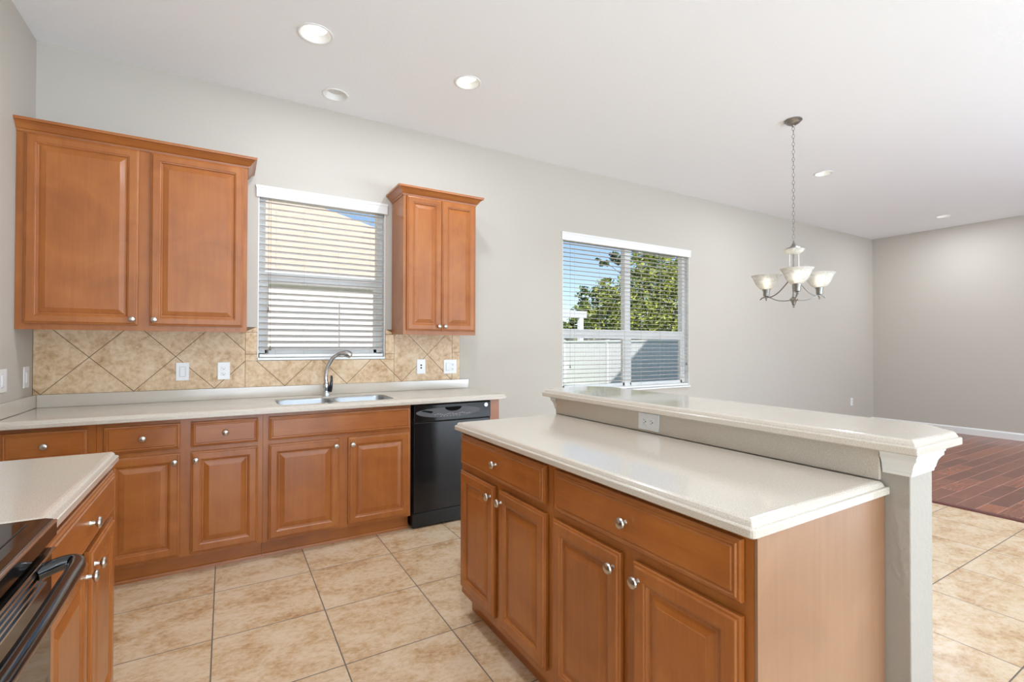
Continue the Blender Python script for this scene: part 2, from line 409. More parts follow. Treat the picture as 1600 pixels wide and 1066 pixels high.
def blind(label, x0, x1, zt, zb, pitch, tilt, cords, valw, tassels):
    t = thing('window_blind', label, 'window blind', ((x0 + x1) / 2, YB + .03, zt), None)
    b = B(); prof = [(0, zt - .060), (.008, zt - .060), (.0095, zt - .057), (.0095, zt + .002), (.0125, zt + .006), (.0125, zt + .022), (0, zt + .022)]
    y = YB - .004
    sweep(b, [(x0 - .008, y + .003), (x0 - .008, y), (x1 + .008, y), (x1 + .008, y + .003)], prof); part('valance', b, M_WHITE, t)
    b = B(); box(b, x0 + .01, x1 - .01, YB + .006, YB + .05, zt - .06, zt - .012); part('headrail', b, M_BLIND, t)
    b = B(); z = zt - .085; yc = YB + .031
    c, s = math.cos(tilt), math.sin(tilt)
    while z > zb + .05:
        for q in ((0, 0),):
            hw, th = .025, .0014
            p = [(-hw * c, -hw * s), (hw * c, hw * s)]
            prism(b, [(x0 + .008, yc + p[0][0] - th * s, z + p[0][1] + th * c), (x0 + .008, yc + p[0][0] + th * s, z + p[0][1] - th * c), (x0 + .008, yc + p[1][0] + th * s, z + p[1][1] - th * c), (x0 + .008, yc + p[1][0] - th * s, z + p[1][1] + th * c)], (x1 - x0 - .016, 0, 0))
        z -= pitch
    part('slat_panel', b, M_BLIND, t)
    b = B(); box(b, x0 + .008, x1 - .008, yc - .026, yc + .026, zb + .002, zb + .024, .004); part('bottom_rail', b, M_WHITE, t)
    for cx in cords:
        b = B(); tube(b, [(cx, yc - .027, zt - .05), (cx, yc - .027, zb + .02)], .0011, 5); part('ladder_cord', b, M_CORD, t)
    for cx, z in tassels:
        b = B(); tube(b, [(cx, YB - .004, zt - .06), (cx, YB - .006, z + .03)], .001, 5); lathe(b, [(.003, .034), (.004, .02), (.009, .003), (.007, 0)], (cx, YB - .006, z), (0, 0, 1), 10); part('pull_tassel', b, M_TASSEL, t, True)
    return t
blind('white horizontal blind in the small window above the sink', W1[0] + .004, W1[1] - .004, W1[3] - .005, W1[2] + .02, .0437, math.radians(24), (.255, .31, .50, .74, .98), .02, [(.262, 1.52), (.275, 1.245)])
blind('white horizontal blind in the wide double window behind the raised bar', W2[0] + .004, W2[1] - .004, W2[3] - .005, W2[2] + .02, .0437, math.radians(3), (3.02, 3.35, 3.70, 3.95, 4.25, 4.58), .02, [(2.96, 1.06), (4.68, 1.06)])

# ------------------------------------------------------------------ backsplash tiles
def clip(poly, x0, x1, z0, z1):
    def cut(p, f):
        out = []
        for i in range(len(p)):
            a, c = p[i], p[(i + 1) % len(p)]; fa, fc = f(a), f(c)
            if fa >= 0: out.append(a)
            if fa * fc < 0: k = fa / (fa - fc); out.append((a[0] + (c[0] - a[0]) * k, a[1] + (c[1] - a[1]) * k))
        return out
    for f in (lambda q: q[0] - x0, lambda q: x1 - q[0], lambda q: q[1] - z0, lambda q: z1 - q[1]):
        poly = cut(poly, f)
        if len(poly) < 3: return []
    return poly
bs = thing('tile_backsplash', 'beige mottled tile backsplash set diagonally above the sink counter', 'backsplash', (.4, YB - .005, .99))
SY0, SY1 = YB - .011, YB - .0045
H_ = .4335 / 2; g_ = .0021
ZS0, ZTOP = .9905, 1.41
regions = [(XL + .003, .1185, ZS0, ZTOP), (.1215, 1.1725, ZS0, W1[2] - .0035), (1.1755, 1.6785, ZS0, ZTOP)]
b = B()
for (x0, x1, z0, z1) in regions:
    for i in range(-6, 16):
        for j in range(-3, 4):
            cx = -.929 + H_ * i; cz = ZS0 + H_ * j
            if (i + j) % 2 == 0: continue
            e = H_ - g_ * 1.414
            p = clip([(cx - e, cz), (cx, cz - e), (cx + e, cz), (cx, cz + e)], x0, x1, z0, z1)
            if len(p) >= 3: prism(b, [(q[0], SY1, q[1]) for q in p], (0, SY0 - SY1, 0))
for (x0, x1, z0, z1) in [(.1215, W1[0] - .002, 1.1735, 1.218), (.1215, W1[0] - .002, 1.222, 1.372), (W1[1] + .002, 1.1725, 1.1735, 1.214), (W1[1] + .002, 1.1725, 1.218, 1.37), (1.682, 1.752, ZS0, 1.2215), (1.682, 1.752, 1.2245, ZTOP)]:
    box(b, x0, x1, SY0, SY1, z0, z1)
for x0, x1, sgn in ((.1215, W1[0] - .002, 1), (W1[1] + .002, 1.1725, -1)):
    zz = 1.375; p = [(x0, zz), (x1, zz), (x1, zz + .037 if sgn > 0 else zz + .004), (x0, zz + .004 if sgn > 0 else zz + .037)]
    prism(b, [(q[0], SY1, q[1]) for q in p], (0, SY0 - SY1, 0))
part('tiles', b, splash_tile('beige_splash_tile', 0), bs)
b = B()
for (x0, x1, z0, z1) in ((XL + .001, W1[0] - .001, ZS0 - .002, ZTOP), (W1[0] - .001, W1[1] + .001, ZS0 - .002, W1[2] - .002), (W1[1] + .001, 1.754, ZS0 - .002, ZTOP)):
    box(b, x0, x1, SY0 + .002, YB - .001, z0, z1)
part('grout', b, M_GROUT, bs)

# ------------------------------------------------------------------ cabinets
UX, UY = Vector((1, 0, 0)), Vector((0, 1, 0))
def cab_front(t, axis, face, n, doors, drawers, z_door=(.118, .685), z_dr=(.712, .852), knobz=None):
    """axis 'x': fronts run along x at y=face facing n; axis 'y': run along y at x=face"""
    fc_ = face + .0025 * (n[1] if axis == 'x' else n[0])
    def org(a, z): return (a, fc_, z) if axis == 'x' else (fc_, a, z)
    u = UX if axis == 'x' else UY
    for (a0, a1, kside) in doors:
        d = part('door', panel(B(), org(a0, z_door[0]), u, n, a1 - a0, z_door[1] - z_door[0], DOOR), M_WOOD_V, t)
        if kside is not None:
            ka = a1 - .024 if kside > 0 else a0 + .024
            knob(d, Vector(org(ka, knobz if knobz else z_door[1] - .045)) + Vector(n) * .0195, n)
    for (a0, a1, has) in drawers:
        d = part('drawer', panel(B(), org(a0, z_dr[0]), u, n, a1 - a0, z_dr[1] - z_dr[0], DRAWER), M_WOOD_X, t)
        if has: knob(d, Vector(org((a0 + a1) / 2, (z_dr[0] + z_dr[1]) / 2)) + Vector(n) * .0195, n)
NB = (0, -1, 0)
BF = 3.252                                     # face-frame plane of the base run
def base_unit(label, x0, x1, doors, drawers, open_top=False):
    t = thing('base_cabinet', label, 'cabinet', ((x0 + x1) / 2, 3.55, 0))
    b = B(); e = .0006
    if open_top:
        box(b, x0 + e, x1 - e, BF, BF + .02, .1, .8745); box(b, x0 + e, x0 + .018, BF + .02, YB - .004, .1, .8745); box(b, x1 - .018, x1 - e, BF + .02, YB - .004, .1, .8745); box(b, x0 + .018, x1 - .018, BF + .02, YB - .004, .1, .12)
    else: box(b, x0 + e, x1 - e, BF, YB - .004, .1, .8745)
    part('body', b, M_WOOD_V, t)
    b = B(); box(b, x0 + e, x1 - e, BF + .055, BF + .075, 0, .0995); sweep(b, [(x0 + e, BF + .055), (x1 - e, BF + .055)], [(0, 0), (.012, 0), (.011, .008), (.006, .016), (0, .02)]); part('toe_kick', b, M_WOOD_X, t)
    cab_front(t, 'x', BF - .0005, NB, doors, drawers)
    return t
base_unit('narrow base cabinet under the counter end, nearest the left wall', -.963, -.571, [(-.925, -.604, 1)], [(-.925, -.604, True)])
base_unit('two-door base cabinet with two drawers, left of the sink cabinet', -.571, .197, [(-.54, -.212, 1), (-.162, .171, -1)], [(-.54, -.212, True), (-.162, .171, True)])
base_unit('wide sink base cabinet with one long false drawer front', .197, 1.113, [(.228, .635, 1), (.69, 1.102, -1)], [(.228, 1.102, False)], True)
b = B(); box(b, 1.735, 1.812, 3.245, YB - .004, 0, .8745); solo('end_panel', b, M_WOOD_V, 'narrow brown wood end panel beside the dishwasher', 'panel')

# wall cabinets
def upper(label, x0, x1, doors, left_return):
    t = thing('wall_cabinet', label, 'cabinet', ((x0 + x1) / 2, 3.7, 1.37))
    yf = 3.55
    b = B(); box(b, x0, x1, yf, YB - .013, 1.372, 2.44); box(b, x0, x1, yf - .0, yf + .02, 1.366, 1.372); part('body', b, M_WOOD_V, t)
    zc = 2.425
    prof = [(0, zc), (.004, zc), (.006, zc + .006), (.008, zc + .012), (.014, zc + .016), (.03, zc + .038), (.042, zc + .048), (.05, zc + .05), (.052, zc + .056), (.052, zc + .064), (0, zc + .064)]
    path = ([(x0 - .0005, YB - .014)] if left_return else []) + [(x0 - (.0005 if left_return else 0), yf - .0005), (x1 + .0005, yf - .0005), (x1 + .0005, YB - .014)]
    b = B(); sweep(b, path, prof); part('crown_moulding', b, M_WOOD_X, t)
    for a0, a1, k in doors:
        d = part('door', panel(B(), (a0, yf - .003, 1.398), UX, NB, a1 - a0, 2.422 - 1.398, DOOR), M_WOOD_V, t)
        knob(d, (a1 - .024 if k > 0 else a0 + .024, yf - .0225, 1.432), NB)
    return t
upper('large honey-brown wall cabinet with two wide doors in the left corner', -.9645, .118, [(-.929, -.441, 1), (-.386, .095, -1)], False)
upper('small honey-brown wall cabinet with two slim doors between the two windows', 1.152, 1.759, [(1.176, 1.456, 1), (1.459, 1.748, -1)], True)

# ------------------------------------------------------------------ sink counter, sink, faucet
SX0, SX1, SYa, SYb = .285, 1.02, 3.285, 3.665
hole = round_poly([(SX0, SYa), (SX1, SYa), (SX1, SYb), (SX0, SYb)], .07, 5)
ct = thing('countertop', 'long cream speckled countertop with the sink set into it', 'countertop', (.44, 3.5, .876))
cp = [(XL + .002, 3.192), (1.853, 3.192), (1.853, YB - .002), (XL + .002, YB - .002)]
part('top', slab(B(), cp, .8763, hole, [.002, .012, .002, .002]), M_COUNTER, ct)
b = B(); box(b, XL + .022, 1.832, YB - .024, YB - .0125, .9142, .9895, .0015); part('back_upstand', b, M_COUNTER, ct)
b = B(); box(b, XL + .002, XL + .021, 3.2, YB - .0125, .9142, .9895, .0015); part('side_upstand', b, M_COUNTER, ct)
sk = thing('sink', 'double-bowl stainless steel sink set under the counter', 'sink', (.65, 3.475, .875))
def bowl(x0, x1, y0, y1, zt, depth):
    b = B(); L = []
    for ins, z, r in ((0, zt, .06), (.004, zt - .01, .06), (.012, zt - depth + .04, .055), (.03, zt - depth + .008, .05), (.06, zt - depth, .04)):
        L.append([Vector((p.x, p.y, z)) for p in round_poly([(x0 + ins, y0 + ins), (x1 - ins, y0 + ins), (x1 - ins, y1 - ins), (x0 + ins, y1 - ins)], r, 5)])
    rings(b, L, False, True); return b
xm = .645
bowls = [(SX0 + .005, xm - .012), (xm + .012, SX1 - .005)]
for x0, x1 in bowls:
    o = part('bowl', bowl(x0, x1, SYa + .006, SYb - .006, .9035, .21), M_STEEL, sk, True)
    b = lathe(B(), [(.045, .004), (.04, .006), (.02, .003), (.001, .003)], ((x0 + x1) / 2, 3.475, .9035 - .21), (0, 0, 1), 20); part('drain', b, M_CHROME, o, True)
b = B()
def loopE(b, pts, z):
    v = [b.verts.new((p[0], p[1], z)) for p in pts]; return [b.edges.new((v[i], v[(i + 1) % len(v)])) for i in range(len(v))]
es = loopE(b, round_poly([(SX0 + .001, SYa + .001), (SX1 - .001, SYa + .001), (SX1 - .001, SYb - .001), (SX0 + .001, SYb - .001)], .069, 5), .904)
for x0, x1 in bowls: es += loopE(b, round_poly([(x0, SYa + .006), (x1, SYa + .006), (x1, SYb - .006), (x0, SYb - .006)], .06, 5), .904)
bmesh.ops.triangle_fill(b, use_beauty=True, use_dissolve=False, edges=es); part('rim', b, M_STEEL, sk)

fx, fy = .638, 3.735
fc = thing('faucet', 'chrome pull-out kitchen faucet standing behind the sink', 'faucet', (fx, fy, .914))
b = lathe(B(), [(.029, .0002), (.029, .004), (.025, .012), (.023, .04), (.026, .055), (.027, .075), (.022, .092), (.016, .1)], (fx, fy, .914), (0, 0, 1), 24); part('base', b, M_CHROME, fc, True)
neck = spline([(fx, fy, 1.005), (fx - .004, fy, 1.06), (fx + .008, fy - .006, 1.125), (fx + .038, fy - .02, 1.185), (fx + .072, fy - .035, 1.214)], 6)
part('spout', tube(B(), neck, [.0165 - .003 * i / len(neck) for i in range(len(neck))], 14), M_CHROME, fc, True)
hd = spline([(fx + .068, fy - .033, 1.212), (fx + .1, fy - .048, 1.224), (fx + .13, fy - .06, 1.222), (fx + .165, fy - .075, 1.205)], 5)
part('spray_head', tube(B(), hd, [.0135, .016, .0165, .017, .0175, .0185, .020, .0215, .0235, .025, .026, .0265, .026, .025, .022, .004][:len(hd)], 14), M_CHROME, fc, True)
lv = spline([(fx + .022, fy - .024, .945), (fx + .026, fy - .034, .985), (fx + .03, fy - .036, 1.03), (fx + .03, fy - .03, 1.062)], 5)
part('lever_handle', tube(B(), lv, [.012, .0125, .013, .013, .0125, .012, .011, .0105, .01, .0095, .009, .0085, .0085, .008, .007, .004][:len(lv)], 12), mat('dark_chrome', srgb(70, 72, 76), .18, 1.0), fc, True)

# ------------------------------------------------------------------ dishwasher
dw = thing('dishwasher', 'black built-in dishwasher with a curved control panel', 'dishwasher', (1.425, 3.5, 0))
dx0, dx1, dyf = 1.1255, 1.7325, 3.232
b = B(); box(b, dx0, dx1, dyf + .03, YB - .01, .02, .868); part('body', b, M_BLACK2, dw)
b = B(); box(b, dx0 + .004, dx1 - .004, dyf, dyf + .0295, .115, .742, .004); d = part('door', b, M_BLACK, dw)
b = B(); box(b, dx0 + .002, dx1 - .002, dyf - .006, dyf + .0295, .745, .866, .006); cpn = part('control_panel', b, M_BLACK, dw)
b = B()                                        # lens-shaped fascia
cx, cz, rx = (dx0 + dx1) / 2 - .038, .812, .25
top_arc = [(cx + rx * math.cos(t), cz + .030 * math.sin(t)) for t in [PI * k / 20 for k in range(21)]]
bot_arc = [(cx + rx * math.cos(t), cz + .042 * math.sin(t)) for t in [PI + PI * k / 20 for k in range(1, 20)]]
prism(b, [(p[0], dyf - .0065, p[1]) for p in top_arc + bot_arc], (0, -.006, 0)); part('fascia', b, M_DWLENS, cpn, False, 'smoked grey lens-shaped fascia')
b = B(); hp = [(cx + .03 + .066 * math.cos(t), .842 + .030 * math.sin(t)) for t in [PI + PI * k / 10 for k in range(11)]]
prism(b, [(p[0], dyf - .0128, p[1]) for p in hp], (0, -.0006, 0)); part('handle_recess', b, M_SLOT, cpn)
b = B(); prism(b, [(p[0], dyf - .0128, p[1]) for p in ((cx - .215, .823), (cx - .14, .805), (cx - .125, .812), (cx - .13, .818), (cx - .2, .829))], (0, -.0006, 0)); part('vent_slot', b, M_SLOT, cpn)
b = B()
for k in range(15):
    xx = cx - .115 + k * .019; zz = .790 + .004 * math.sin(k * 1.3); box(b, xx, xx + .011 + .003 * (k % 3), dyf - .0134, dyf - .0126, zz, zz + .005)
for k in range(7):
    xx = cx - .07 + k * .024; box(b, xx, xx + .010, dyf - .0134, dyf - .0126, .7775, .7825)
part('buttons', b, M_DWTEXT, cpn)
b = lathe(B(), [(.015, 0), (.015, .002), (.0125, .003), (.012, .0022), (.001, .0022)], (dx1 - .042, dyf - .006, .839), NB, 24)
bd = part('badge', b, mat('badge_silver', srgb(225, 225, 228), .3, .6), cpn, True)
b = B()                                        # looping monogram strokes on the badge
for pts in ([(-.005, .004), (-.007, -.001), (-.003, -.006), (.001, -.002), (-.002, .002)], [(.001, .005), (.004, .006), (.005, .002), (.002, .0), (.005, -.002), (.004, -.006), (.0005, -.005)]):
    tube(b, [(dx1 - .042 + p[0], dyf - .0086, .839 + p[1]) for p in pts], .0009, 6)
part('monogram', b, M_SLOT, bd)
b = B(); box(b, dx0 + .0, dx1 - .002, dyf + .012, dyf + .0295, .012, .108, .004); part('kick_plate', b, M_BLACK2, dw)

# ------------------------------------------------------------------ range and its counter
NX = (1, 0, 0); NXm = (-1, 0, 0)
RF = -.346
t = thing('base_cabinet', 'base cabinet beside the range with one wide drawer and two doors', 'cabinet', (-.65, 1.77, 0))
b = B(); box(b, XL + .003, RF, 1.389, 2.15, .1, .8745); part('body', b, M_WOOD_V, t)
b = B(); box(b, RF - .075, RF - .055, 1.39, 2.149, 0, .0995); part('toe_kick', b, M_WOOD_X, t)
cab_front(t, 'y', RF + .0005, NX, [(1.405, 1.765, 1), (1.812, 2.143, -1)], [(1.405, 2.143, True)], z_door=(.118, .69))
ct = thing('countertop', 'short pale countertop in the left foreground beside the range', 'countertop', (-.64, 1.77, .876))
part('top', slab(B(), [(XL + .002, 1.386), (-.318, 1.386), (-.318, 2.168), (XL + .002, 2.168)], .8763, None, [.002, .002, .012, .002]), M_COUNTER, ct)

rg = thing('range', 'black glass-top electric range in the left foreground', 'range', (-.62, 1.0, 0))
ry0, ry1 = .622, 1.3815
b = B(); box(b, XL + .01, -.34, ry0, ry1, .02, .8835); part('body', b, M_RANGE, rg)
b = B()                                        # sloped front rim + frame of the cooktop
prism(b, [(XL + .01, ry0, .884), (-.312, ry0, .876), (-.306, ry0, .880), (-.306, ry0, .908), (-.312, ry0, .915), (-.325, ry0, .918), (XL + .01, ry0, .918)], (0, ry1 - ry0, 0)); ck = part('cooktop', b, M_RANGE, rg)
b = B(); box(b, XL + .04, -.345, ry0 + .03, ry1 - .03, .9182, .9205, .0008); part('glass', b, M_BLKGLASS, ck)
b = B(); box(b, -.3115, -.3045, ry0 + .001, ry1 - .001, .9085, .9145, .002); part('edge_trim', b, M_STEELTRIM, ck)
b = B(); box(b, -.339, -.312, ry0 + .004, ry1 - .004, .23, .858, .004); dr = part('oven_door', b, M_RANGE, rg)
b = B(); box(b, -.3118, -.3098, ry0 + .03, ry1 - .03, .27, .74, .0006); part('door_glass', b, M_BLKGLASS, dr)
b = B()
for k in range(4):
    z = .838 - k * .013; box(b, -.3116, -.3092, ry1 - .30, ry1 - .05, z, z + .004)
part('vent_trim', b, M_STEELTRIM, dr)
b = B(); box(b, -.3122, -.306, ry0 + .004, ry1 - .004, .852, .8575, .001); part('top_trim', b, M_STEELTRIM, dr)
hy0, hy1 = ry0 + .055, ry1 - .065
hp = spline([(-.315, hy1 - .03, .836), (-.285, hy1 - .012, .842), (-.262, hy1 - .012, .843), (-.252, hy1 - .045, .843), (-.250, hy1 - .12, .844), (-.247, (hy0 + hy1) / 2, .845), (-.250, hy0 + .12, .844), (-.252, hy0 + .045, .843), (-.262, hy0 + .012, .843), (-.285, hy0 + .012, .842), (-.315, hy0 + .03, .836)], 6)
part('handle', tube(B(), hp, .0145, 14), mat('black_handle', srgb(14, 15, 18), .08, 0., **{'Specular IOR Level': .8}), dr, True)
b = B(); box(b, -.339, -.314, ry0 + .004, ry1 - .004, .06, .222, .004); part('drawer', b, M_RANGE, rg)

# ------------------------------------------------------------------ island
IF = .9865
def island_unit(label, y0, y1, doors, drawers):
    t = thing('island_cabinet', label, 'cabinet', (1.28, (y0 + y1) / 2, 0))
    b = B(); box(b, IF, 1.573, y0 + .0006, y1 - .0006, .1, .8745); part('body', b, M_WOOD_V, t)
    b = B(); box(b, IF + .055, IF + .075, y0 + .0006, y1 - .0006, 0, .0995); part('toe_kick', b, M_WOOD_X, t)
    cab_front(t, 'y', IF - .0005, NXm, doors, drawers, z_door=(.142, .692), z_dr=(.722, .861)); return t
island_unit('island cabinet with two slim doors at the far end, toward the sink counter', 1.376, 2.128, [(1.401, 1.735, 1), (1.779, 2.108, -1)], [(1.406, 2.106, True)])
island_unit('island cabinet with the wide drawer and two doors, nearest the viewer', .632, 1.376, [(.654, .978, 1), (1.028, 1.358, -1)], [(.654, 1.350, True)])
b = B(); box(b, IF - .0005, 1.5735, .6245, .6315, .0, .8745); solo('end_panel', b, M_WOOD_END, 'plain light brown wood panel closing the near end of the island', 'panel')
ct = thing('countertop', 'wide glossy cream countertop on the island cabinets', 'countertop', (1.26, 1.38, .876))
part('top', slab(B(), [(.953, .612), (1.573, .612), (1.573, 2.155), (.953, 2.155)], .8763, None, [.016, .003, .003, .016], 4), M_COUNTER, ct)
HW0, HW1, HY0, HY1 = 1.5755, 1.716, .567, 2.175
b = B(); box(b, HW0, HW1, HY0, HY1, 0, 1.0055, .003); hw = struct('wall_half', b, M_PONY)
b = B()
CP = [(0, .936), (.003, .936), (.004, .944), (.006, .947), (.007, .953), (.010, .966), (.016, .977), (.020, .981), (.020, .990), (.023, .994), (.023, 1.0065), (0, 1.0065)]
sweep(b, [(HW0 - .0004, HY0 + .062), (HW0 - .0004, HY0 - .0004), (HW1 + .0004, HY0 - .0004), (HW1 + .0004, HY1 + .0004), (HW0 - .0004, HY1 + .0004), (HW0 - .0004, HY1 - .02)], [(o, z) for o, z in CP])
part('cap_moulding', b, M_WHITE, hw)
b = B(); box(b, 1.5615, 1.5748, .633, 2.15, .9142, 1.0055, .001); solo('upstand', b, M_COUNTER, 'beige speckled stone upstand between the island counter and the raised bar', 'upstand')
b = B(); slab(b, [(1.493, .521), (1.787, .521), (1.885, .615), (1.935, 1.6), (1.96, 2.14), (1.86, 2.25), (1.63, 2.25), (1.5, 2.20)], 1.0072, None, .006)
solo('bar_top', b, M_COUNTER, 'raised cream breakfast bar top with clipped corners on the half wall', 'countertop')

# ------------------------------------------------------------------ outlets and switches
def duplex(b, o, u, n, v, s=1.0):
    """one receptacle face: slots; o centre, u across, v up, n out"""
    for q in (-1, 1): slotbox(b, o + u * (.0065 * q), u, v, n, .0016, .0075 if q < 0 else .006)
    slotbox(b, o - v * .009, u, v, n, .0045, .0045)
def slotbox(b, c, u, v, n, w, h):
    prism(b, [c - u * w / 2 - v * h / 2, c + u * w / 2 - v * h / 2, c + u * w / 2 + v * h / 2, c - u * w / 2 + v * h / 2], n * .0006)
def plate(name, label, cat, c, u, v, n, w, h, kind, group=None):
    c, u, v, n = Vector(c), Vector(u), Vector(v), Vector(n)
    t = thing(name, label, cat, c, group)
    def rect(cc, w, h, d0, d1, ins=.0015):
        b = B(); L = []
        for i, d in ((0, d0), (0, d1 - .0015), (ins, d1)):
            L.append([cc + u * (sx * (w / 2 - i)) + v * (sy * (h / 2 - i)) + n * d for sx, sy in ((-1, -1), (1, -1), (1, 1), (-1, 1))])
        rings(b, L); return b
    part('cover_plate', rect(c, w, h, .0004, .0055), M_PLASTIC, t)
    def add_duplex(cc):
        for q in (-1, 1):
            f = part('receptacle', rect(cc + v * (.0195 * q), .034, .028, .0055, .0075, .004), M_PLASTIC, t)
            b = B(); duplex(b, cc + v * (.0195 * q + .002) + n * .0076, u, n, v); part('slots', b, M_SLOT, f)
    def add_rocker(cc):
        part('switch_surround', rect(cc, .036, .069, .0055, .0062, .001), mat('plate_shadow_gap', srgb(205, 207, 210), .4), t)
        part('rocker', rect(cc, .031, .064, .0062, .0095, .004), M_PLASTIC, t)
    if kind == 'duplex': add_duplex(c)
    elif kind == 'rocker': add_rocker(c)
    elif kind == 'double': add_rocker(c - u * .023); add_duplex(c + u * .023)
    elif kind == 'jack':
        b = B()
        for q in (-1, 1): slotbox(b, c + v * (.011 * q) + n * .0056, u, v, n, .012, .012)
        part('jacks', b, M_SLOT, t)
    return t
ZV = (0, 0, 1); YP = SY0 - .0002
plate('light_switch', 'white rocker switch on the backsplash under the large cabinet', 'light switch', (-.241, YP, 1.108), UX, ZV, NB, .072, .117, 'rocker')
plate('wall_outlet', 'white outlet on the backsplash, left of the sink window', 'outlet', (-.008, YP, 1.107), UX, ZV, NB, .072, .117, 'duplex')
plate('cable_plate', 'white plate with two dark jacks on the backsplash under the small cabinet', 'wall plate', (1.400, YP, 1.108), UX, ZV, NB, .074, .120, 'jack')
plate('double_wall_plate', 'wide white double plate near the right end of the backsplash', 'wall plate', (1.661, YP, 1.102), UX, ZV, NB, .118, .118, 'double')
plate('wall_outlet', 'small white outlet low on the back wall of the far room', 'outlet', (8.574, YB - .0002, .40), UX, ZV, NB, .072, .117, 'duplex')
plate('light_switch', 'white switch plate on the left wall, nearer the corner', 'light switch', (XL + .0002, 3.73, 1.10), UY, ZV, NX, .078, .118, 'rocker')
plate('light_switch', 'white switch plate on the left wall, cut by the photo edge', 'light switch', (XL + .0002, 3.385, 1.10), UY, ZV, NX, .115, .118, 'rocker')
plate('wall_outlet', 'white sideways outlet in the stone upstand behind the island counter', 'outlet', (1.5613, 1.478, .959), ZV, UY, NXm, .0725, .116, 'duplex')

# ------------------------------------------------------------------ ceiling lights
bmc = None
def can_light(label, x, y, r, lit, power, group=None):
    t = thing('recessed_light', label, 'ceiling light', (x, y, ZC), group)
    b = lathe(B(), [(r * 1.0, -.0002), (r * 1.0, -.004), (r * .93, -.006), (r * .86, -.003), (r * .78, .012), (r * .65, .032), (r * .63, .034)], (x, y, ZC), (0, 0, 1), 40, False, False); part('trim_ring', b, M_CAN, t, True)
    b = lathe(B(), [(r * .645, .0325), (r * .3, .031), (.0005, .0305)], (x, y, ZC), (0, 0, 1), 32, True, True); part('lens', b, M_LENS if lit else M_LENS_OFF, t, True)
    if lit: lamp('recessed_lamp', 'AREA', (x, y, ZC - .008), (0, 0, -1), shape='DISK', size=r * 1.1, energy=power, color=(.90, .965, 1.06))
CANS = [(.433, 2.943, .097, True, 'lit recessed ceiling light over the kitchen, nearer the left wall'), (1.404, 2.957, .089, True, 'lit recessed ceiling light in front of the small wall cabinet'),
        (.662, 3.587, .089, False, 'unlit recessed ceiling light close to the wall above the sink'),
        (5.30, 2.63, .085, True, 'lit recessed ceiling light just beyond the chandelier'), (8.452, 2.654, .085, True, 'lit recessed ceiling light farthest off, near the right wall')]
for x, y, r, lit, lab in CANS: can_light(lab, x, y, r, lit, CAN_POWER if x < 5 else 17)
for x, y in ((.45, .9), (2.4, -2.4), (5.3, -.4), (8.45, -.4)): can_light('added unseen recessed ceiling light for fill', x, y, .09, True, 19 if x < 1 else CAN_POWER if x < 5 else 15, 'added unseen fill lights')  # extra lamps added out of view to brighten the room
# the holes the cans sit in
cut = B()
for x, y, r in [(c[0], c[1], c[2]) for c in CANS] + [(.45, .9, .09), (2.4, -2.4, .09), (5.3, -.4, .09), (8.45, -.4, .09)]:
    lathe(cut, [(r * .9, -.05), (r * .9, .065)], (x, y, ZC), (0, 0, 1), 40)
bmesh.ops.recalc_face_normals(cut, faces=cut.faces[:])
cme = bpy.data.meshes.new('cutter'); cut.to_mesh(cme); cut.free(); co = bpy.data.objects.new('cutter', cme); COL.objects.link(co)
md = ceiling.modifiers.new('holes', 'BOOLEAN'); md.object = co; md.operation = 'DIFFERENCE'; md.solver = 'EXACT'
dg = bpy.context.evaluated_depsgraph_get(); dg.update()
nm = bpy.data.meshes.new_from_object(ceiling.evaluated_get(dg)); ceiling.modifiers.clear(); ceiling.data = nm
bpy.data.objects.remove(co)

# ------------------------------------------------------------------ chandelier
CX, CY = 3.845, 2.13
ch = thing('chandelier', 'pewter chandelier with three alabaster bowl shades hanging from a long chain', 'chandelier', (CX, CY, ZC))
def P(r, a, z): return Vector((CX + r * math.cos(a), CY + r * math.sin(a), z))
part('ceiling_canopy', lathe(B(), [(.062, -.0004), (.064, -.008), (.058, -.014), (.05, -.018), (.046, -.026), (.03, -.036), (.012, -.042), (.010, -.052), (.006, -.056), (.001, -.057)], (CX, CY, ZC), (0, 0, 1), 32), M_PEWTER, ch, True)
b = B(); z = ZC - .068; k = 0
while z > 2.12:
    torus(b, (CX, CY, z), (math.cos(.6 + k % 2 * PI / 2), math.sin(.6 + k % 2 * PI / 2), 0), .0085, .0019, 2.1, (0, 0, 1), 12, 6); z -= .0305; k += 1
part('chain', b, M_PEWTER, ch, True)
part('top_cap', lathe(B(), [(.001, 2.118), (.006, 2.112), (.007, 2.100), (.012, 2.092), (.016, 2.080), (.028, 2.066), (.05, 2.058), (.056, 2.055), (.056, 2.050), (.02, 2.048)], (CX, CY, 0), (0, 0, 1), 32), M_PEWTER, ch, True)
part('glass_dish', lathe(B(), [(.02, 2.0475), (.076, 2.046), (.078, 2.042), (.066, 2.028), (.05, 2.016), (.034, 2.008), (.001, 2.006)], (CX, CY, 0), (0, 0, 1), 32), M_SHADE, ch, True)
A0 = math.atan2(-CY, -CX) + .10
for i in range(3):
    a = A0 + PI / 3 + i * 2 * PI / 3
    part('column_tube', tube(B(), [P(.036, a, 2.008), P(.036, a, 1.80)], .0058, 12), M_CGLASS, ch, True)
part('stem', lathe(B(), [(.006, 2.006), (.006, 1.82), (.02, 1.81), (.045, 1.802), (.045, 1.796), (.012, 1.79), (.008, 1.70), (.014, 1.668), (.028, 1.658), (.03, 1.650), (.022, 1.640), (.016, 1.628), (.012, 1.612), (.007, 1.602), (.009, 1.594), (.001, 1.586)], (CX, CY, 0), (0, 0, 1), 24), M_PEWTER, ch, True)
RA = .215
